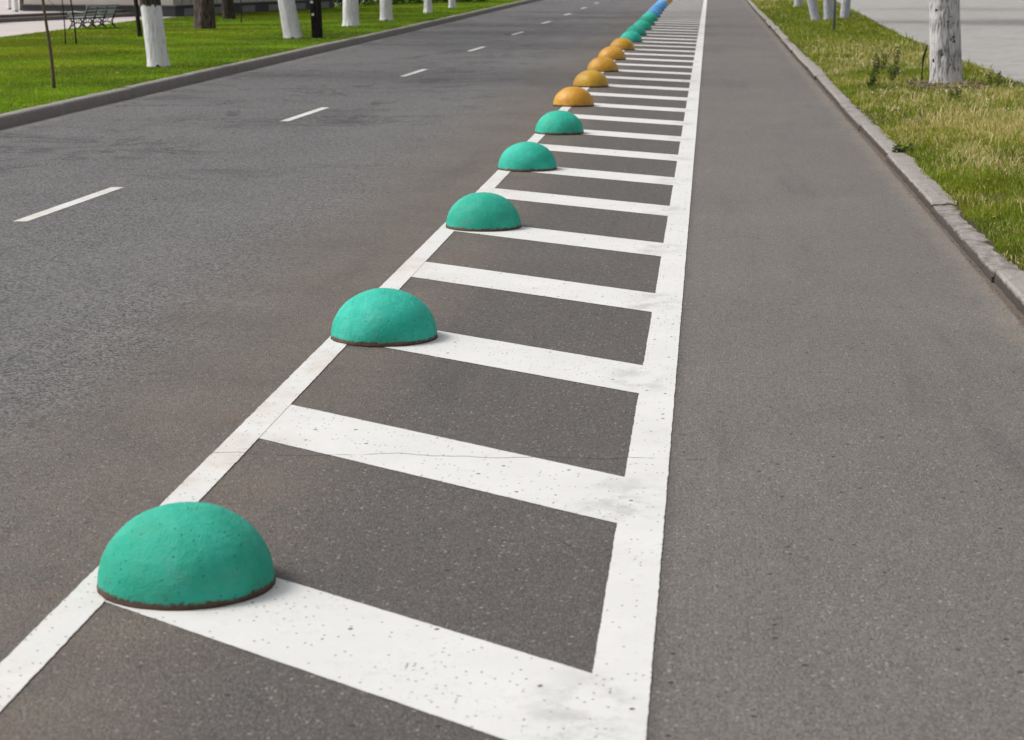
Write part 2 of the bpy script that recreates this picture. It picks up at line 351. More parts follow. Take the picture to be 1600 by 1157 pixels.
# ---- kerbs
def kerb(name, x_face, side, prof, y0, y1, seg, mat, rough, joints=None, near=45, step=.05):
    """prof: (distance from face, height) outline; individual stones with small offsets"""
    v, f = [], []
    edges = joints or list(np.arange(y0, y1 + seg, seg))
    for a_, b_ in zip(edges, edges[1:]):
        dx = random.uniform(-1, 1) * rough * .9; dz = random.uniform(-1, 1) * rough * .35; dw = random.uniform(-.3, 1) * rough * 1.2; dy = random.uniform(-1, 1) * rough * .5
        n = max(2, int((b_ - a_) / step)) if a_ < near else 3
        b = len(v); m = len(prof)
        for i in range(n + 1):
            t = i / n; gp = .007 if rough > .02 else .014; y = a_ + gp + (b_ - a_ - gp * 2) * t
            endr = .35 * rough if (i == 0 or i == n) else 0
            for j, (d, h) in enumerate(prof):
                nx = noise.fractal((y * 5, j * 1.7 + x_face, a_), .9, 2, 4) * rough * .42
                nz = noise.fractal((y * 7, j * 2.3, a_ + 5), .9, 2, 4) * rough * .16
                back = j >= m - 2
                xx = d + (dw + nx * 1.5 if back else nx * .6) + dy * (t - .5)
                zz = h + (dz + nz - endr if h > .03 else 0)
                v.append((x_face + side * (xx + dx * .5), y, zz))
        for i in range(n):
            for j in range(m - 1):
                q = (b + i * m + j, b + i * m + j + 1, b + (i + 1) * m + j + 1, b + (i + 1) * m + j)
                f.append(q if side > 0 else q[::-1])
        e0 = tuple(range(b, b + m)); e1 = tuple(range(b + n * m, b + n * m + m))
        f.append(e0[::-1] if side > 0 else e0); f.append(e1 if side > 0 else e1[::-1])
    return tag(mesh_obj(name, v, f, mat, smooth=False), kind='structure')
js = [-4.2, -1.1, 2.0, 5.1, 8.2, 11.35, 14.55, 18.3, 21.6, 24.9]
while js[-1] < 150: js.append(js[-1] + random.uniform(2.7, 3.3))
pr = [(0, -.02), (.0, .03), (.003, .058), (.014, .070), (.05, .073), (.09, .073), (.125, .071), (.150, .066), (.155, -.02)]
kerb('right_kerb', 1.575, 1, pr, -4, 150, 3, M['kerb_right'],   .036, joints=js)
pl = [(0, -.02), (.004, .06), (.008, .098), (.018, .118), (.036, .128), (.07, .131), (.11, .131), (.145, .128), (.15, -.02)]
kerb('left_kerb', -7.40, -1, pl, 5, 160, 3, M['kerb_left'], .013, near=45, step=.25)

def grid_sheet(name, xa, xb, ya, yb, nx, ny, zf, mat):
    v = []; f = []
    for j in range(ny + 1):
        y = ya + (yb - ya) * j / ny
        for i in range(nx + 1):
            l, r_ = xa(y), xb(y); x = l + (r_ - l) * i / nx; v.append((x, y, zf(x, y)))
    for j in range(ny):
        for i in range(nx):
            k = j * (nx + 1) + i; f.append((k, k + 1, k + nx + 2, k + nx + 1))
    return tag(mesh_obj(name, v, f, mat, smooth=True), kind='structure')
def plaza_r(y): return 4.2 if y < 45 else 4.2 + (y - 45) * .0225
LE = [(0, -15.0), (43, -15.1), (55.7, -15.6), (60.5, -15.05), (69.2, -13.6), (74, -13.5), (120, -13.5)]
def lawn_edge(y): return float(np.interp(y, [p[0] for p in LE], [p[1] for p in LE]))
def bz(x, y): return .052 + .012 * noise.noise((x * 1.5, y * 1.5, 3)) + .006 * noise.noise((x * 6, y * 6, 3)) + .03 * min(1, max(0, (x - 1.75) / .5))
grid_sheet('verge_soil', lambda y: 1.70, lambda y: plaza_r(y) + .05, -10, 140, 14, 300, bz, M['soil'])
grid_sheet('lawn_soil', lambda y: lawn_edge(y) - .05, lambda y: -7.545, 10, 160, 14, 200, lambda x, y: .105 + .008 * noise.noise((x, y, 0)), M['soil'])
sheet('right_pavement', [(plaza_r(y) + .0, y) for y in (-10, 45, 150)] + [(60, 150), (60, -10)], .055, M['pave_r'], 'pale grey block paving beyond the grass verge')
sheet('left_pavement', [(-60, 10), (lawn_edge(10), 10)] + [(x, y) for y, x in LE[1:]] + [(-60, 120)], .118, M['pave_l'], 'pale pinkish paving beyond the lawn')
# low granite step with raised paving behind
A = Vector((-20.6, 46.5)); B = Vector((-16.55, 60.0)); d = (B - A).normalized(); nrm = Vector((-d.y, d.x))
mb = MB(); c_ = (A + B) / 2 + nrm * .2; L = (B - A).length
mb.box((c_.x, c_.y, .16), (L, .4, .13), Matrix.Rotation(math.atan2(d.y, d.x), 4, 'Z')); c_ = c_ + nrm * .35 
mb.box((c_.x, c_.y, .20), (L, .36, .20), Matrix.Rotation(math.atan2(d.y, d.x), 4, 'Z'))
tag(mb.build('low_granite_step', M['granite']), 'low dark granite step running across the pale paving behind the bench', 'step')
P2 = [A + nrm * .7, B + nrm * .7, B + nrm * .7 + Vector((.5, 20)), Vector((-60, 90)), Vector((-60, 46))]
sheet('raised_pavement', [(p.x, p.y) for p in P2], .24, M['pave_l'])

# ------------------------------------------------------------------ grass
def vnoise(x, y, s, seed=0):
    x = x * s + seed * 17.3; y = y * s + seed * 9.1
    xi = np.floor(x).astype(int); yi = np.floor(y).astype(int); fx = x - xi; fy = y - yi
    fx = fx * fx * (3 - 2 * fx); fy = fy * fy * (3 - 2 * fy)
    def h(a, b): return np.modf(np.abs(np.sin(a * 127.1 + b * 311.7 + seed) * 43758.5453))[0]
    return (h(xi, yi) * (1 - fx) + h(xi + 1, yi) * fx) * (1 - fy) + (h(xi, yi + 1) * (1 - fx) + h(xi + 1, yi + 1) * fx) * fy
def blades(name, x, y, z, h, wd, lean, cols, label):
    n = len(x); ang = RNG.uniform(0, 2 * np.pi, n); la = RNG.uniform(0, 2 * np.pi, n)
    ux, uy = np.cos(ang) * wd / 2, np.sin(ang) * wd / 2
    lx, ly = np.cos(la) * lean * h, np.sin(la) * lean * h
    V = np.empty((n, 5, 3))
    V[:, 0] = np.stack([x - ux, y - uy, z - .01], 1); V[:, 1] = np.stack([x + ux, y + uy, z - .01], 1)
    V[:, 2] = np.stack([x + ux * .8 + lx * .35, y + uy * .8 + ly * .35, z + h * .55], 1)
    V[:, 3] = np.stack([x - ux * .8 + lx * .35, y - uy * .8 + ly * .35, z + h * .55], 1)
    V[:, 4] = np.stack([x + lx, y + ly, z + h * (1 - .35 * lean)], 1)
    b = np.arange(n) * 5
    F = np.concatenate([np.stack([b, b + 1, b + 2], 1), np.stack([b, b + 2, b + 3], 1), np.stack([b + 3, b + 2, b + 4], 1)])
    C = np.ones((n, 5, 4)); C[:, :, :3] = cols[:, None, :]
    return tag(mesh_obj(name, V.reshape(-1, 3), F, M['grass'], colors=C.reshape(-1, 4)), label, 'grass', kind='stuff')
def lerp(a, b, t): return a * (1 - t)[:, None] + b * t[:, None]
# right verge: long, patchy, partly dried
xs, ys, hs_, ws = [], [], [], []
for y0, y1, dens, wd in ((9, 15, 6500, .0055), (15, 22, 4200, .0068), (22, 34, 2300, .009), (34, 55, 1200, .014), (55, 100, 600, .022)):
    lo, hi = 1.69, 4.3
    hi = min(hi, .19 * y1 + .5) if y1 < 23 else hi + (.6 if y1 > 60 else 0)
    n = int((y1 - y0) * (hi - lo) * dens)
    x = RNG.uniform(lo, hi, n); y = RNG.uniform(y0, y1, n)
    xs.append(x); ys.append(y); ws.append(RNG.uniform(.6, 1.3, n) * wd); hs_.append(RNG.uniform(.45, 1.15, n))
x, y, wd, hh = map(np.concatenate, (xs, ys, ws, hs_))
edge = np.minimum(x - 1.69, np.where(y < 45, 4.2, 4.2 + (y - 45) * .0225) + .05 - x)
rag = .10 * vnoise(x, y, 3.1, 2) + .05 * vnoise(x, y, 9, 5)
dtree = np.hypot((x - 3.2) / .62, (y - 28.2) / 1.5)
thin = vnoise(x, y, 1.3, 8) * .6 + vnoise(x, y, 5, 3) * .4
keep = (edge > rag * .55) & ((dtree > 1) | (RNG.random(len(x)) < .10)) & (RNG.random(len(x)) < -.05 + 1.6 * thin)
x, y, wd, hh, edge, thin = (q[keep] for q in (x, y, wd, hh, edge, thin))
dry = np.clip((vnoise(x, y, .55, 1) * .45 + vnoise(x, y, 1.7, 4) * .35 + vnoise(x, y, 6, 6) * .3 - .42) * 3.2, 0, 1)
reg = np.interp(y, [9, 17, 23, 27, 33, 38, 44, 60, 70, 78, 100], [1, 1, 1, .65, .9, .75, .1, .1, .7, .9, .8])   # the ground under the trees stays green
dry = np.clip(dry * reg + .0, 0, 1) * np.clip(edge / .16, .2, 1)
h = hh * (.03 + .10 * vnoise(x, y, 2.4, 7) * (.5 + vnoise(x, y, 9, 17))) * np.clip(.45 + edge * 2.2, .4, 1); 
tall = RNG.random(len(x)) < .025 + .05 * dry; h = np.where(tall, h * 1.5 + .06, h)
gr = lerp(np.tile([.025, .060, .003], (len(x), 1)), np.tile([.27, .35, .022], (len(x), 1)), np.clip(vnoise(x, y, 3, 9) * .6 + RNG.random(len(x)) * .5, 0, 1))
st = lerp(np.tile([.38, .31, .13], (len(x), 1)), np.tile([.78, .65, .36], (len(x), 1)), RNG.random(len(x)))
pick = (RNG.random(len(x)) < dry * .8 + .04).astype(float)
yel = np.clip(vnoise(x, y, .9, 12) * 1.6 - .6, 0, 1) * .5
gr = lerp(gr, np.tile([.36, .34, .025], (len(x), 1)), yel)
zz = .055 + .03 * np.clip((x - 1.75) / .5, 0, 1)
blades('verge_grass', x, y, zz, h, wd, RNG.uniform(.15, 1.0, len(x)), lerp(gr, st, pick), 'patchy green and straw coloured grass on the right verge')
# left lawn: short and green
xs, ys, ws, hs_ = [], [], [], []
for y0, y1, dens, wd in ((17, 28, 2200, .009), (28, 42, 1200, .013), (42, 62, 700, .019), (62, 100, 400, .027)):
    lo = max(-15.7, -.40 * y1 - .3); hi = -7.53
    n = int((y1 - y0) * (hi - lo) * dens)
    xs.append(RNG.uniform(lo, hi, n)); ys.append(RNG.uniform(y0, y1, n)); ws.append(RNG.uniform(.6, 1.3, n) * wd); hs_.append(RNG.uniform(.5, 1.1, n))
x, y, wd, hh = map(np.concatenate, (xs, ys, ws, hs_))
le = np.interp(y, [p[0] for p in LE], [p[1] for p in LE])
keep = (x > le + .05 * vnoise(x, y, 4, 1)) & (x < -7.53 - .05 * vnoise(x, y, 5, 2)); x, y, wd, hh = (q[keep] for q in (x, y, wd, hh))
t_ = np.clip(vnoise(x, y, 1.2, 9) * .5 + vnoise(x, y, 5, 2) * .25 + RNG.random(len(x)) * .35, 0, 1)
gr = lerp(np.tile([.05, .13, .002], (len(x), 1)), np.tile([.30, .47, .008], (len(x), 1)), t_)
olive = np.clip(vnoise(x, y, .45, 21) * 1.8 - .7, 0, 1) * np.clip((-9 - x) / 2, 0, 1)
gr = lerp(gr, np.tile([.32, .33, .01], (len(x), 1)), olive * .7)
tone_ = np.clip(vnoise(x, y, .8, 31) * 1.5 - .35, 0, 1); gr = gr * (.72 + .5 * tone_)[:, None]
pick = (RNG.random(len(x)) < .03 + .08 * vnoise(x, y, .6, 14)).astype(float)
gr = lerp(gr, np.tile([.35, .30, .12], (len(x), 1)), pick)
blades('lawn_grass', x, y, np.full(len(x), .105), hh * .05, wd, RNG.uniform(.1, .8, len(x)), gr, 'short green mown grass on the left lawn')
tag(mesh_obj('bare_dirt_patch', [(3.2 + math.cos(t) * (.52 + .10 * noise.noise((t, 0, 0))), 28.0 + math.sin(t) * (1.35 + .3 * noise.noise((t, 5, 0))), .098 + 0 * t) for t in np.linspace(0, 2 * math.pi, 40, endpoint=False)],
     [tuple(range(40))], M['dirt']), kind='structure')

# ------------------------------------------------------------------ dome bollards
def dome_mesh(seed):
    v, f = [], []; nr, ns = 44, 96
    for i in range(nr + 1):
        t = i / nr * math.pi / 2
        for j in range(ns):
            a_ = 2 * math.pi * j / ns
            r_ = .25 * math.cos(t) ** .97; z_ = .004 + .224 * math.sin(t) ** .97
            p = Vector((r_ * math.cos(a_), r_ * math.sin(a_), z_))
            n_ = p.normalized()
            dsp = .0024 * noise.noise(n_ * 2.5 + Vector((seed, 0, 0))) + .0013 * noise.noise(n_ * 11 + Vector((seed, 4, 0))) + .0008 * noise.noise(n_ * 38 + Vector((seed, 4, 0)))
            fade = min(1, t * 4); p += n_ * dsp * (.35 + .65 * fade)
            v.append(tuple(p))
    for i in range(nr):
        for j in range(ns):
            f.append((i * ns + j, i * ns + (j + 1) % ns, (i + 1) * ns + (j + 1) % ns, (i + 1) * ns + j))
    return v, f
def make_dome(matkey, seed):
    root = empty('dome_bollard', (0, 0, 0))
    v, f = dome_mesh(seed); mesh_obj('dome', v, f, M[matkey], root, True)
    v, f = [], []; ns = 96
    for j in range(ns):
        a_ = 2 * math.pi * j / ns
        e1 = .0025 * noise.noise((math.cos(a_) * 5, math.sin(a_) * 5, seed)) + .001 * random.uniform(-1, 1)
        for r_, z_ in ((.2515 + e1, -.003), (.2520 + e1, .003), (.2475, .0075)): v.append((r_ * math.cos(a_), r_ * math.sin(a_), z_))
    for j in range(ns):
        k = (j + 1) % ns
        for q in (0, 1): f.append((j * 3 + q, k * 3 + q, k * 3 + q + 1, j * 3 + q + 1))
    mesh_obj('base_rim', v, f, M['rim'], root)
    return root
def copy_tree(o, parent=None):
    c = o.copy(); COL.objects.link(c)
    if parent: c.parent = parent
    for ch in list(o.children): copy_tree(ch, c)
    return c
ordn = ['first', 'second', 'third', 'fourth', 'fifth']
runs = [('green', 'turquoise green', 'nearest green run', 'front'), ('orange', 'ochre orange', 'near orange run', ''), ('green', 'turquoise green', 'second green run', ''),
        ('blue', 'bright blue', 'only blue run', ''), ('orange', 'ochre orange', 'farthest orange run', '')]
proto = {}
DOMES = [(-1.455, 5.5), (-1.499, 9.39), (-1.473, 13.46), (-1.518, 17.32), (-1.511, 21.0), (-1.63, 25.04), (-1.639, 28.88), (-1.68, 32.91), (-1.72, 36.86), (-1.71, 40.92), (-1.69, 44.95),
         (-1.72, 48.87), (-1.71, 52.9), (-1.73, 56.9), (-1.745, 60.8), (-1.76, 64.6), (-1.79, 68.5), (-1.81, 72.4), (-1.82, 76.3), (-1.83, 80.3), (-1.82, 84.3), (-1.815, 88.4)]
for k in range(22):
    run, i = divmod(k, 5); key, word, where, _ = runs[run]
    if key not in proto: o = proto[key] = make_dome(key, {'green': 1, 'orange': 7, 'blue': 13}[key])
    else: o = copy_tree(proto[key])
    o.location = (*DOMES[k], .004); o.rotation_euler = (0, 0, k * 1.37)
    if k == 0: lab = 'largest turquoise green concrete dome, nearest the camera on the white edge line'
    elif k == 4: lab = 'turquoise green dome directly in front of the first orange dome, fifth from the camera'
    elif run == 4: lab = '%s dome just behind the blue domes, %s of the far orange pair' % (word, ordn[i])
    else: lab = '%s dome, %s from the camera in the %s' % (word, ordn[i], where)
    tag(o, lab, 'dome bollard', 'painted dome bollards along the hatched line')

# ------------------------------------------------------------------ trees
def leaf_cloud(centers, n, size, ca, cb, flat=.0):
    c = np.array([q[:3] for q in centers]); r = np.array([q[3] for q in centers])
    idx = RNG.choice(len(c), n, p=r ** 3 / np.sum(r ** 3))
    d = RNG.normal(size=(n, 3)); d /= np.linalg.norm(d, axis=1)[:, None]
    p = c[idx] + d * (r[idx] * RNG.uniform(.25, 1, n) ** .5)[:, None]
    a1 = RNG.normal(size=(n, 3)); a1 /= np.linalg.norm(a1, axis=1)[:, None]
    a2 = np.cross(a1, RNG.normal(size=(n, 3))); a2 /= np.linalg.norm(a2, axis=1)[:, None]
    s = (RNG.uniform(.6, 1.3, n) * size)[:, None]
    nn = np.cross(a1, a2) * .18
    V = np.stack([p - a1 * s, p + a2 * s * .5 + nn * s, p + a1 * s, p - a2 * s * .5 + nn * s], 1)
    F = (np.arange(n) * 4)[:, None] + np.array([[0, 1, 2, 3]])
    col = lerp(np.tile(ca, (n, 1)), np.tile(cb, (n, 1)), np.clip(RNG.random(n) * .7 + (idx % 5) / 5 * .35, 0, 1))
    C = np.ones((n, 4, 4)); C[:, :, :3] = col[:, None, :]
    return V.reshape(-1, 3), F, C.reshape(-1, 4)
def trunk_mesh(r0, h, lean, seed, flare=.25, rough=.06, n=52, limbs=True, knots=()):
    v, f = [], []; segs = 40
    def ring(cx_, cy_, z_, rr, m=n, sd=0, rg=rough):
        for j in range(m):
            a_ = 2 * math.pi * j / m
            q = 1 + rg * noise.noise((math.cos(a_) * 1.6 + seed, math.sin(a_) * 1.6, z_ * .9)) * 1.6 + rg * .6 * noise.noise((math.cos(a_) * 5 + seed, math.sin(a_) * 5, z_ * 2.5))
            q += rough * .55 * noise.noise((math.cos(a_) * 9 + seed, math.sin(a_) * 9, z_ * 1.1)) + rough * .25 * noise.noise((math.cos(a_) * 22, math.sin(a_) * 22 + seed, z_ * 5))
            q += flare * max(0, 1 - (z_ + .0) / .22) ** 2 * (.35 + .65 * abs(noise.noise((math.cos(a_) * 2.2, math.sin(a_) * 2.2, seed))) * 1.6)
            for (ka, kz, kd) in knots:
                da = math.atan2(math.sin(a_ - ka), math.cos(a_ - ka))
                q += kd * math.exp(-(da / .16) ** 2 - ((z_ - kz) / .035) ** 2)
            v.append((cx_ + rr * q * math.cos(a_), cy_ + rr * q * math.sin(a_), z_))
    zs = [-.05 + 1.35 * i / segs for i in range(segs)] + [1.3 + (h - 1.3) * i / 8 for i in range(9)]
    for z_ in zs:
        t = max(0, z_) / h; ring(lean[0] * z_, lean[1] * z_, z_, r0 * (1 - .38 * t))
    for i in range(len(zs) - 1):
        for j in range(n): f.append((i * n + j, i * n + (j + 1) % n, (i + 1) * n + (j + 1) % n, (i + 1) * n + j))
    f.append(tuple(range((len(zs) - 1) * n, len(zs) * n)))
    if limbs:
        mb = MB(); mb.v = v; mb.f = f; tx, ty = lean[0] * h, lean[1] * h
        rnd = random.Random(seed)
        for q in range(6):
            a_ = q * 1.05 + rnd.uniform(-.3, .3); L = rnd.uniform(1.4, 2.3); z0 = h - rnd.uniform(.05, .9)
            p0 = Vector((lean[0] * z0, lean[1] * z0, z0)); d = Vector((math.cos(a_), math.sin(a_), rnd.uniform(.7, 1.5))).normalized()
            mb.tube([p0, p0 + d * L * .45, p0 + d * L + Vector((0, 0, .35))], [r0 * .42, r0 * .28, r0 * .10], 7)
    return v, f
crown_cache = {}
def crown_mesh(kind):
    if kind not in crown_cache:
        rnd = random.Random(kind); cs = []
        for q in range(20):
            a_ = rnd.uniform(0, 6.28); rr = rnd.uniform(.2, 1) ** .6 * 2.3
            cs.append((rr * math.cos(a_), rr * math.sin(a_), rnd.uniform(.5, 3.6), rnd.uniform(.5, .95)))
        V, F, C = leaf_cloud(cs, 3400, .085, [.03, .07, .012], [.09, .15, .03])
        o = mesh_obj('crown', V, F, M['leaf'], colors=C); crown_cache[kind] = o.data; bpy.data.objects.remove(o)
    return crown_cache[kind]
def tree(name, loc, w, mat, label, group, lean=(0, 0), h=5.4, flare=.22, seed=0, cat='tree', crown=True, cs=1.0, knots=(), rough=.06):
    root = empty(name, loc, label=label, cat=cat, group=group)
    v, f = trunk_mesh(w / 2, h, lean, seed or random.randint(1, 99), flare, rough, knots=knots); mesh_obj('trunk', v, f, M[mat], root, True)
    if crown:
        c = bpy.data.objects.new('crown', crown_mesh(seed % 3)); COL.objects.link(c); c.parent = root
        c.location = (lean[0] * h, lean[1] * h, h - .35); c.rotation_euler = (0, 0, seed * 1.3); c.scale = (cs,) * 3
    return root
GW = 'whitewashed trees in a row on the lawn beside the left kerb'
lz = .10
tree('whitewashed_tree', (-8.48, 31.3, lz), .345, 'white_bark', 'nearest thick whitewashed tree trunk by the left kerb, brown bark showing above the paint', GW, (-.10, 0), seed=3, rough=.055)
tree('whitewashed_tree', (-8.73, 43.0, lz), .37, 'white_bark_tall', 'leaning whitewashed trunk just left of the black post beside the left kerb', GW, (-.17, 0), seed=4)
tree('whitewashed_tree', (-8.87, 50.9, lz), .40, 'white_bark_tall', 'broad upright whitewashed trunk, first one behind the black post', GW, (.0, 0), seed=5)
tree('whitewashed_tree', (-8.75, 55.8, lz), .35, 'white_bark_tall', 'whitewashed trunk in front of the hedge, second one behind the black post', GW, (.0, 0), seed=6)
tree('whitewashed_tree', (-8.71, 63.9, lz), .26, 'white_bark_tall', 'slim flared whitewashed trunk near the far kerb, third behind the black post', GW, (.0, 0), seed=8, flare=.5)
tree('whitewashed_tree', (-8.79, 70.7, lz), .25, 'white_bark_tall', 'farthest small whitewashed trunk before the left kerb leaves the picture', GW, (-.02, 0), seed=9)
GD = 'bare barked trees on the lawn'
tree('dark_tree', (-12.03, 48.7, lz), .47, 'bark_brown', 'thick brown unpainted trunk on the lawn right of the nearest whitewashed tree', GD, (0, 0), seed=11, flare=.06, rough=.12)
tree('dark_tree', (-13.28, 56.6, lz), .36, 'bark', 'dark leaning unpainted trunk in front of the beige stone wall', GD, (-.10, 0), seed=12, flare=.1)
tree('dark_tree', (-12.14, 43.4, lz), .10, 'bark_dark', 'thin dark trunk half hidden behind the nearest whitewashed tree', GD, (-.09, 0), seed=13, flare=.1, cs=.5, h=3.0)
tree('dark_tree', (-18.6, 60.4, .24), .86, 'bark_brown', 'very wide grey brown trunk on the raised paving behind the bench', GD, (0, 0), seed=14, flare=.04, rough=.08)
tree('dark_tree', (-20.6, 61.0, .24), .30, 'bark', 'dark grey trunk on the raised paving at the far left', GD, (0, 0), seed=15, flare=.1, cs=.8)
tree('dark_tree', (-18.3, 65.5, .24), .24, 'bark_dark', 'black trunk behind the nearest whitewashed tree beside the mauve wall', GD, (0, 0), seed=16, flare=.1, cs=.8)
GS = 'small whitewashed trees on the raised paving'
tree('small_whitewashed_tree', (-20.4, 59.6, .24), .15, 'white_bark_low' if 'white_bark_low' in M else 'white_bark', 'small whitewashed trunk with black bark above, left of the thin stake', GS, (-.03, 0), seed=17, flare=.1, cs=.6)
tree('small_whitewashed_tree', (-20.6, 64.2, .24), .12, 'white_bark', 'slim whitewashed trunk between the thin stake and the very wide trunk', GS, (-.04, 0), seed=18, flare=.1, cs=.6)
tree('small_whitewashed_tree', (-21.6, 62.5, .24), .12, 'white_bark', 'slim pale trunk at the far left edge among the background trees', GS, (0, 0), seed=19, flare=.1, cs=.6)
GR = 'whitewashed trees on the right verge'
tree('whitewashed_tree', (3.22, 28.45, .07), .43, 'worn_bark', 'thick trunk with worn grey whitewash and dark knots on the right verge', 'trees on the right verge', (-.055, 0), seed=21, flare=.16,
     knots=((-1.95, .42, -.30), (-1.9, 1.02, -.22), (-1.1, .80, -.16), (-1.3, .9, -.12), (-1.2, .62, -.14)), rough=.05)
tree('whitewashed_tree', (2.92, 57.4, .07), .25, 'worn_bark_white', 'leftmost leaning whitewashed trunk of the three beside the grey pole', 'trees on the right verge', (-.24, .05), seed=22, flare=.25)
tree('whitewashed_tree', (3.30, 58.0, .07), .27, 'worn_bark_white', 'middle whitewashed trunk directly behind the grey pole', 'trees on the right verge', (-.07, .05), seed=23, flare=.2)
tree('whitewashed_tree', (3.80, 59.3, .07), .26, 'worn_bark_white', 'right hand whitewashed trunk of the three beside the pale block paving', 'trees on the right verge', (.08, .05), seed=25, flare=.2)
tree('whitewashed_tree', (3.12, 73.9, .07), .30, 'worn_bark_white', 'farthest pale whitewashed trunk on the right verge, left of the trio', 'trees on the right verge', (-.02, 0), seed=24, flare=.15)

worn = [o for o in bpy.data.objects if o.parent is None and o.get('label', '').startswith('thick trunk with worn grey')][0]
for (deg, z_, w_, h_) in ((-146, .34, .020, .034), (-131, 1.02, .022, .018), (-86, .86, .012, .016), (-62, .66, .014, .012), (-60, .60, .010, .014), (-75, .36, .008, .012)):
    a_ = R(deg); rr = .215 * (1 - .38 * z_ / 5.4) * 1.0; c0 = Vector((math.cos(a_) * rr - .055 * z_, math.sin(a_) * rr, z_)); tv = Vector((-math.sin(a_), math.cos(a_), 0)); nv = Vector((math.cos(a_), math.sin(a_), 0))
    vv = [c0 + nv * .014]; n_ = 16
    for ring, k_ in ((.55, .012), (1.0, -.012)):
        for j in range(n_):
            t = 2 * math.pi * j / n_; q = ring * (1 + .2 * noise.noise((math.cos(t) * 2, math.sin(t) * 2, deg)))
            vv.append(c0 + nv * k_ + tv * w_ * q * math.cos(t) + Vector((0, 0, h_ * q * math.sin(t))))
    ff = [(0, 1 + j, 1 + (j + 1) % n_) for j in range(n_)] + [(1 + j, 1 + n_ + j, 1 + n_ + (j + 1) % n_, 1 + (j + 1) % n_) for j in range(n_)]
    mesh_obj('knot', vv, ff, M['bark_dark'], worn, True)
# ---- saplings and stakes
def sapling(loc, w, lean, label, h=2.6, cat='sapling', side=None):
    root = empty('sapling', loc, label=label, cat=cat, group='thin young trees on the lawn')
    mb = MB(); pts = [(lean[0] * z + .012 * math.sin(z * 4), lean[1] * z, z) for z in np.linspace(-.03, h, 14)]
    mb.tube(pts, [w / 2 * (1 - .5 * i / 13) for i in range(14)], 9); mb.build('trunk', M['twig' if w > .045 else 'bark_dark'], root, True)
    if side:
        mb = MB(); mb.tube([(lean[0] * side[0], lean[1] * side[0], side[0]), (side[1], .0, side[2])], [w * .24, w * .12], 6); mb.build('twig', M['bark_dark'], root)
    V, F, C = leaf_cloud([(lean[0] * h, 0, h, .35), (lean[0] * h + .2, .1, h + .4, .3), (lean[0] * h - .2, 0, h - .2, .25)], 260, .05, [.04, .09, .015], [.11, .18, .03])
    mesh_obj('crown', V, F, M['leaf'], root, colors=C)
sapling((-8.37, 25.8, lz), .048, (-.078, 0), 'brown leaning sapling stem near the kerb at the left edge')
sapling((-12.52, 39.4, lz), .026, (-.03, 0), 'thin dark sapling stem, left one of the pair in front of the bench', side=(.62, -.42, .98))
sapling((-12.30, 39.4, lz), .034, (-.085, 0), 'thin dark sapling stem, right one of the pair in front of the bench')
sapling((-12.17, 53.2, lz), .032, (-.01, 0), 'thin dark sapling between the leaning dark trunk and the leaning white trunk')

# ---- posts
root = empty('wooden_post', (-8.22, 43.05, lz), label='black tarred wooden post standing on the lawn between two white trunks', cat='post')
v, f = [], []; n = 20; zs = np.linspace(-.05, 3.4, 40)
for z_ in zs:
    for j in range(n):
        a_ = 2 * math.pi * j / n; c0, s0 = math.cos(a_), math.sin(a_)
        q = .112 / max(abs(c0), abs(s0)) ** .72 * (1 + .03 * noise.noise((c0 * 3, s0 * 3, z_ * 2)))
        v.append((q * c0 - .04 * z_, q * s0, z_))
for i in range(len(zs) - 1):
    for j in range(n): f.append((i * n + j, i * n + (j + 1) % n, (i + 1) * n + (j + 1) % n, (i + 1) * n + j))
f.append(tuple(range((len(zs) - 1) * n, len(zs) * n)))
mesh_obj('shaft', v, f, M['dark_wood'], root, True)
for (dx, dz, sx, sz) in ((-.05, .52, .05, .045), (-.06, .78, .06, .05)):
    mb = MB(); mb.box((dx - .04 * dz, -.122, dz), (sx, .006, sz)); mb.build('paper_scrap', M['petal'], root)
root = empty('metal_post', (2.86, 48.1, .07), label='thin grey metal pole standing in front of the trio of whitewashed trunks', cat='post')
mb = MB(); mb.tube([(0, 0, -.05), (0, 0, 2.4)], .029, 14); mb.build('shaft', M['metal_post'], root, True)
mb = MB(); mb.tube([(0, 0, 2.401), (0, 0, 2.43)], [.031, .012], 14); mb.build('cap', M['metal_post'], root)
mb = MB(); mb.tube([(0, 0, .0), (0, 0, .035)], [.042, .036], 14); mb.build('collar', M['metal_post'], root)

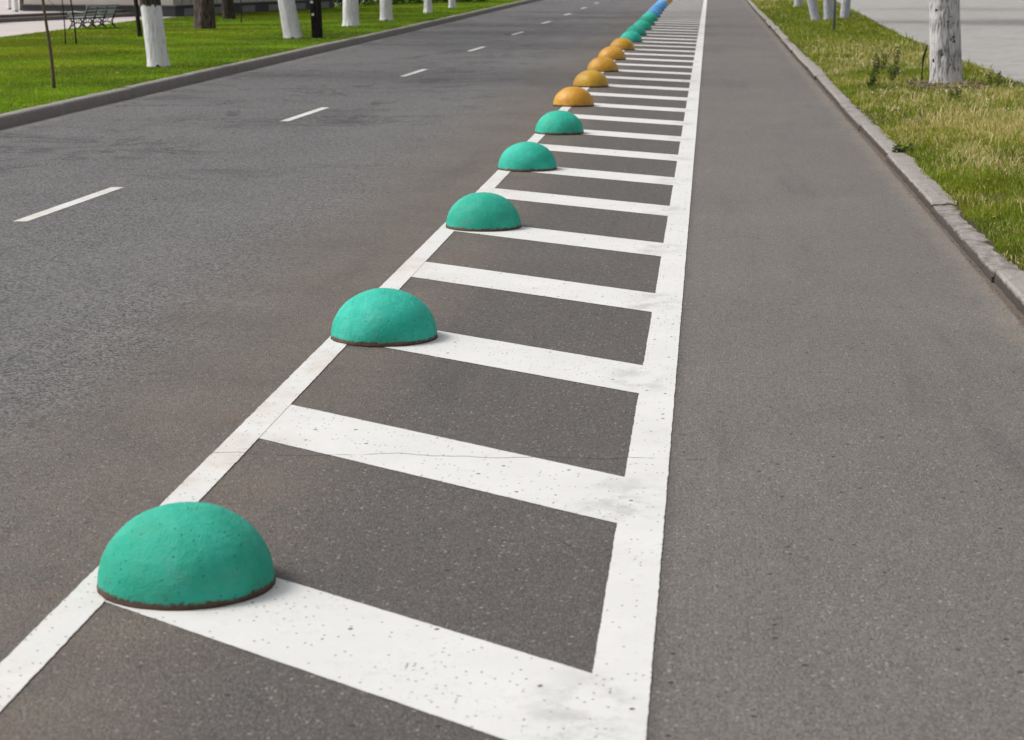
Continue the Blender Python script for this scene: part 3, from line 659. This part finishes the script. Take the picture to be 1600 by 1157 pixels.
# ------------------------------------------------------------------ benches
def make_bench(loc, rz, label):
    root = empty('park_bench', loc, rz, label=label, cat='bench', group='cast iron park benches')
    s = .86
    def arc(cy, cz, r_, a0, a1, n=10, x=0): return [(x, cy + r_ * math.cos(R(a0 + (a1 - a0) * i / n)), cz + r_ * math.sin(R(a0 + (a1 - a0) * i / n))) for i in range(n + 1)]
    for x in (-.95, -.32, .32, .95):
        mb = MB(); r_ = .024
        mb.tube([(x, -.30, 0), (x, -.27, .06), (x, -.20, .16), (x, -.19, .24), (x, -.25, .34)], [.022, r_, r_, r_, r_], 7)      # front leg
        mb.tube([(x, .30, 0), (x, .26, .06), (x, .18, .16), (x, .17, .24), (x, .22, .34)], [.022, r_, r_, r_, r_], 7)          # rear leg
        mb.tube(arc(0, .0, .21, 22, 158, 12, x), .018, 7)
        mb.tube(arc(-.10, .27, .065, -180, 90, 10, x), .011, 6); mb.tube(arc(.09, .27, .065, 0, -270 + 0, 10, x), .011, 6)
        mb.tube([(x, -.27, .345), (x, 0, .335), (x, .22, .345)], .015, 7)
        mb.tube([(x, .22, .34), (x, .25, .45), (x, .34, .70)], [.026, .022, .02], 7)
        mb.box((x, -.31, .01), (.03, .07, .02)); mb.box((x, .31, .01), (.03, .07, .02))
        mb.build('iron_frame', M['iron'], root, True)
    for x in (-.95, .95):
        mb = MB(); mb.tube([(x, .28, .53), (x, .1, .535), (x, -.12, .55), (x, -.24, .545), (x, -.29, .50), (x, -.265, .46)], [.022, .024, .024, .024, .02, .014], 7)
        mb.tube([(x, -.22, .54), (x, -.2, .45), (x, -.25, .35)], .012, 6); mb.build('armrest', M['slat'], root, True)
    mb = MB()
    for i in range(5): mb.box((0, -.25 + i * .105, .372 - .006 * math.sin(i)), (2.04, .085, .026))
    mb.build('seat', M['slat'], root)
    mb = MB()
    for i in range(3):
        z_ = .47 + i * .10; y_ = .232 + (z_ - .42) * .33
        mb.box((0, y_, z_), (2.04, .024, .042), Matrix.Rotation(R(-18), 4, 'X'))
    mb.box((0, .345, .735), (2.08, .05, .035)); mb.build('backrest', M['slat'], root)
    return root
b0 = make_bench((-14.75, 48.6, .118), R(256.0), 'pale slatted bench with black cast iron legs at the edge of the lawn')
b0.scale = (.70, .85, .76)
b1 = copy_tree(b0); b1.location = (-19.05, 52.4, .118); b1.rotation_euler = (0, 0, R(256)); b1['label'] = 'second dark bench cut off by the left edge of the picture'

# ------------------------------------------------------------------ background walls and hedges
def wall_line(name, A, B, h, th, mat, z0, label, cat, panels=False):
    A = Vector(A); B = Vector(B); d = (B - A).normalized(); L = (B - A).length; ang = math.atan2(d.y, d.x)
    root = empty(name, (A.x, A.y, z0), ang, label=label, cat=cat)
    mb = MB(); mb.box((L / 2, th / 2, h / 2 + .28), (L, th, h - .0)); mb.build('wall', M[mat], root)
    if panels:
        mb = MB(); mb.box((L / 2, th / 2 - .03, .15), (L + .06, th + .1, .30)); mb.build('plinth', M['plinth'], root)
        mb = MB(); mb.box((L / 2, th / 2 - .04, .315), (L + .12, th + .18, .03)); mb.build('ledge', M['granite'], root)
        x = .5
        while x < L - .8:
            mb = MB(); mb.box((x + .45, -.088, .13), (.9, .012, .20)); mb.build('panel', M['plinth_grey'], root); x += 1.9
        x = .55; mb = MB()
        while x < L: mb.box((x, -.004, h / 2 + .33), (.03, .012, h - .05)); x += .55
        mb.build('slab_joint', M['plinth_grey'], root)
    return root
wall_line('stone_wall', (-15.55, 59.2), (-12.9, 70.2), 2.8, 5, 'stone', .118, 'beige stone faced wall on a dark plinth behind the brown trunks', 'wall', True)
wall_line('mauve_wall', (-21.5, 68.6), (-17.6, 68.8), 3.0, .4, 'pinkwall', .24, 'mauve rendered wall far behind the bench', 'wall')
def hedge(A, B, h, th, n, size, ca, cb, label, group=None, z0=.10):
    A = Vector(A); B = Vector(B); L = (B - A).length
    root = empty('hedge', (A.x, A.y, z0), label=label, cat='hedge', group=group)
    cs = []
    for i in range(int(L / .28) + 2):
        p = (B - A) * min(1, i * .28 / L)
        for zz in np.arange(.12, h, .22): cs.append((p.x + random.uniform(-.1, .1), p.y + random.uniform(-th / 3, th / 3), zz + random.uniform(-.05, .05), random.uniform(.16, .30)))
    V, F, C = leaf_cloud(cs, n, size, ca, cb); V[:, 2] = np.maximum(V[:, 2], .0)
    mesh_obj('foliage', V, F, M['leaf'], root, colors=C)
    mb = MB()
    for i in range(int(L / .3) + 1):
        p = (B - A) * min(1, i * .3 / L); mb.tube([(p.x, p.y, -.05), (p.x + random.uniform(-.1, .1), p.y, h * .8)], [.012, .006], 5)
    mb.build('stems', M['bark_dark'], root)
hedge((-13.35, 73.2), (-8.95, 82.0), .95, .6, 11000, .055, [.02, .055, .008], [.17, .27, .035], 'leafy bright green hedge behind the row of white trunks')
hedge((-21.4, 67.0), (-19.8, 67.2), .7, .5, 2200, .05, [.03, .07, .01], [.20, .25, .03], 'yellow green shrub bed behind the thin stake at the far left', z0=.24)
hedge((-19.3, 67.6), (-18.5, 67.6), 1.5, .6, 2600, .06, [.01, .03, .006], [.05, .09, .02], 'dark tall shrub behind the bench backrest', z0=.24)

# ------------------------------------------------------------------ weeds, flowers, fallen leaves, debris
def weed(loc, h, n, label, dark=True):
    root = empty('tall_weed', loc, label=label, cat='weed', group='tall weeds on the right verge')
    V_, F_, C_ = [], [], []
    for i in range(n):
        a_ = random.uniform(0, 6.28); q = random.uniform(.02, .12); hh = h * random.uniform(.7, 1)
        b = (random.uniform(-.05, .05), random.uniform(-.05, .05)); tp = (b[0] + q * math.cos(a_), b[1] + q * math.sin(a_), hh)
        mb = MB(); mb.tube([(b[0], b[1], -.02), ((b[0] + tp[0]) / 2 * 1.02, (b[1] + tp[1]) / 2, hh * .55), tp], [.006, .005, .003], 5); mb.build('stem', M['twig'], root)
        cs = [(b[0] + (tp[0] - b[0]) * t, b[1] + (tp[1] - b[1]) * t, hh * t, .035) for t in (.25, .4, .55, .7, .85, .97)]
        V, F, C = leaf_cloud(cs, 34, .02, [.05, .09, .02], [.13, .17, .04]); F_.append(F + sum(len(q_) for q_ in V_)); V_.append(V); C_.append(C)
    mesh_obj('leaves', np.concatenate(V_), np.concatenate(F_), M['leaf'], root, colors=np.concatenate(C_))
weed((2.72, 29.9, .07), .50, 3, 'tall weed with upright stems left of the thick worn trunk')
weed((2.32, 29.4, .07), .34, 4, 'low bushy weed, leftmost of those beside the thick worn trunk')
weed((2.50, 28.6, .07), .30, 4, 'low leafy weed between the kerb and the thick worn trunk')
weed((2.62, 31.4, .07), .36, 4, 'leafy weed farther back, between the kerb and the dark bent stick')
weed((2.10, 27.2, .07), .22, 5, 'low dark weed clump nearest the kerb opposite the worn trunk')
weed((2.92, 24.9, .07), .16, 4, 'short weed in the dry grass in front of the worn trunk')
weed((3.72, 27.3, .07), .26, 3, 'small weed at the paving edge right of the thick worn trunk')
weed((1.70, 18.4, .06), .07, 4, 'tiny weed growing in the right kerb joint')
root = empty('broken_stick', (2.98, 29.3, .07), label='dark thin bent stick upright in the grass just left of the thick worn trunk', cat='stick')
mb = MB(); mb.tube([(0, 0, -.02), (0, 0, .2), (.01, 0, .34), (.035, 0, .42), (.06, 0, .52)], [.010, .010, .018, .014, .006], 7); mb.build('stem', M['bark_dark'], root, True)
# little white clover heads
lv = MB(); 
for i in range(60):
    x = random.uniform(1.95, 4.1); y = random.choice((random.uniform(22, 27), random.uniform(28, 45)))
    if x > .15 * y + .2: continue
    r_ = random.uniform(.006, .010); z_ = .085 + random.uniform(.06, .10)
    lv.tube([(x, y, z_ - r_), (x, y, z_ - r_ * .4), (x, y, z_ + r_ * .4), (x, y, z_ + r_)], [r_ * .3, r_, r_, r_ * .3], 6)
tag(lv.build('clover_flowers', M['petal']), 'tiny white clover heads scattered in the right verge', 'flowers', kind='stuff')
leafs = [(1.70, 14.40, .078, 'long yellow leaf lying on top of the right kerb stone'), (1.86, 13.3, .12, 'orange brown leaf in the grass just behind the right kerb'),
         (2.46, 18.4, .15, 'pale yellow leaf on dry grass, farthest right of the verge leaves'), (2.07, 18.0, .13, 'small tan leaf in the grass behind the kerb joint weed'),
         (2.0, 12.6, .13, 'small ochre leaf near the right picture edge'), (-8.41, 28.8, .16, 'orange leaf on the left lawn below the bench'), (-9.07, 29.1, .16, 'pale leaf on the left lawn beside the brown sapling'),
         (-7.95, 30.6, .16, 'yellowish leaf at the foot of the nearest whitewashed tree')]
for i, (x, y, z_, lab) in enumerate(leafs):
    L = .032 if i else .038; W = .018 if i else .009; v = []
    for j in range(9):
        t = j / 8; wv = W * math.sin(math.pi * min(.97, t + .03)) ** .8
        for q in (-1, 0, 1): v.append(((t - .5) * 2 * L, q * wv, .008 * abs(q) + .006 * math.sin(t * 5)))
    f = [(j * 3 + q, j * 3 + q + 1, (j + 1) * 3 + q + 1, (j + 1) * 3 + q) for j in range(8) for q in range(2)]
    o = mesh_obj('fallen_leaf', v, f, M['leaf_dry'], smooth=True); o.location = (x, y, z_); o.rotation_euler = (random.uniform(-.3, .3), random.uniform(-.3, .3), random.uniform(-.5, .5))
    tag(o, lab, 'leaf', 'fallen leaves on the grass')
# bark chips and litter at the foot of the worn trunk, grit along the right kerb
mb = MB()
for i in range(90):
    a_ = random.uniform(0, 6.28); q = random.uniform(.2, .55); s_ = random.uniform(.008, .03)
    mb.box((3.2 + q * math.cos(a_), 27.9 + 1.6 * q * math.sin(a_), .103 + s_ * .15), (s_ * 2.2, s_, s_ * .5), Matrix.Rotation(random.uniform(0, 3), 4, 'Z') @ Matrix.Rotation(random.uniform(-.4, .4), 4, 'X'))
tag(mb.build('bark_litter', M['bark_brown']), 'brown bark chips and litter around the foot of the worn trunk', 'litter', kind='stuff')
mb = MB()
for i in range(1500):
    y = 9 + 75 * random.random() ** 1.6; s_ = random.uniform(.001, .003) * (1 + y / 50); x = 1.568 - abs(random.gauss(0, .03)); 
    mb.box((x, y, s_ * .4), (s_ * 1.6, s_, s_), Matrix.Rotation(random.uniform(0, 3), 4, 'Z') @ Matrix.Rotation(random.uniform(-.6, .6), 4, 'X'))
tag(mb.build('gutter_grit', M['dirt']), 'small grit and crumbs along the foot of the right kerb', 'grit', kind='stuff')
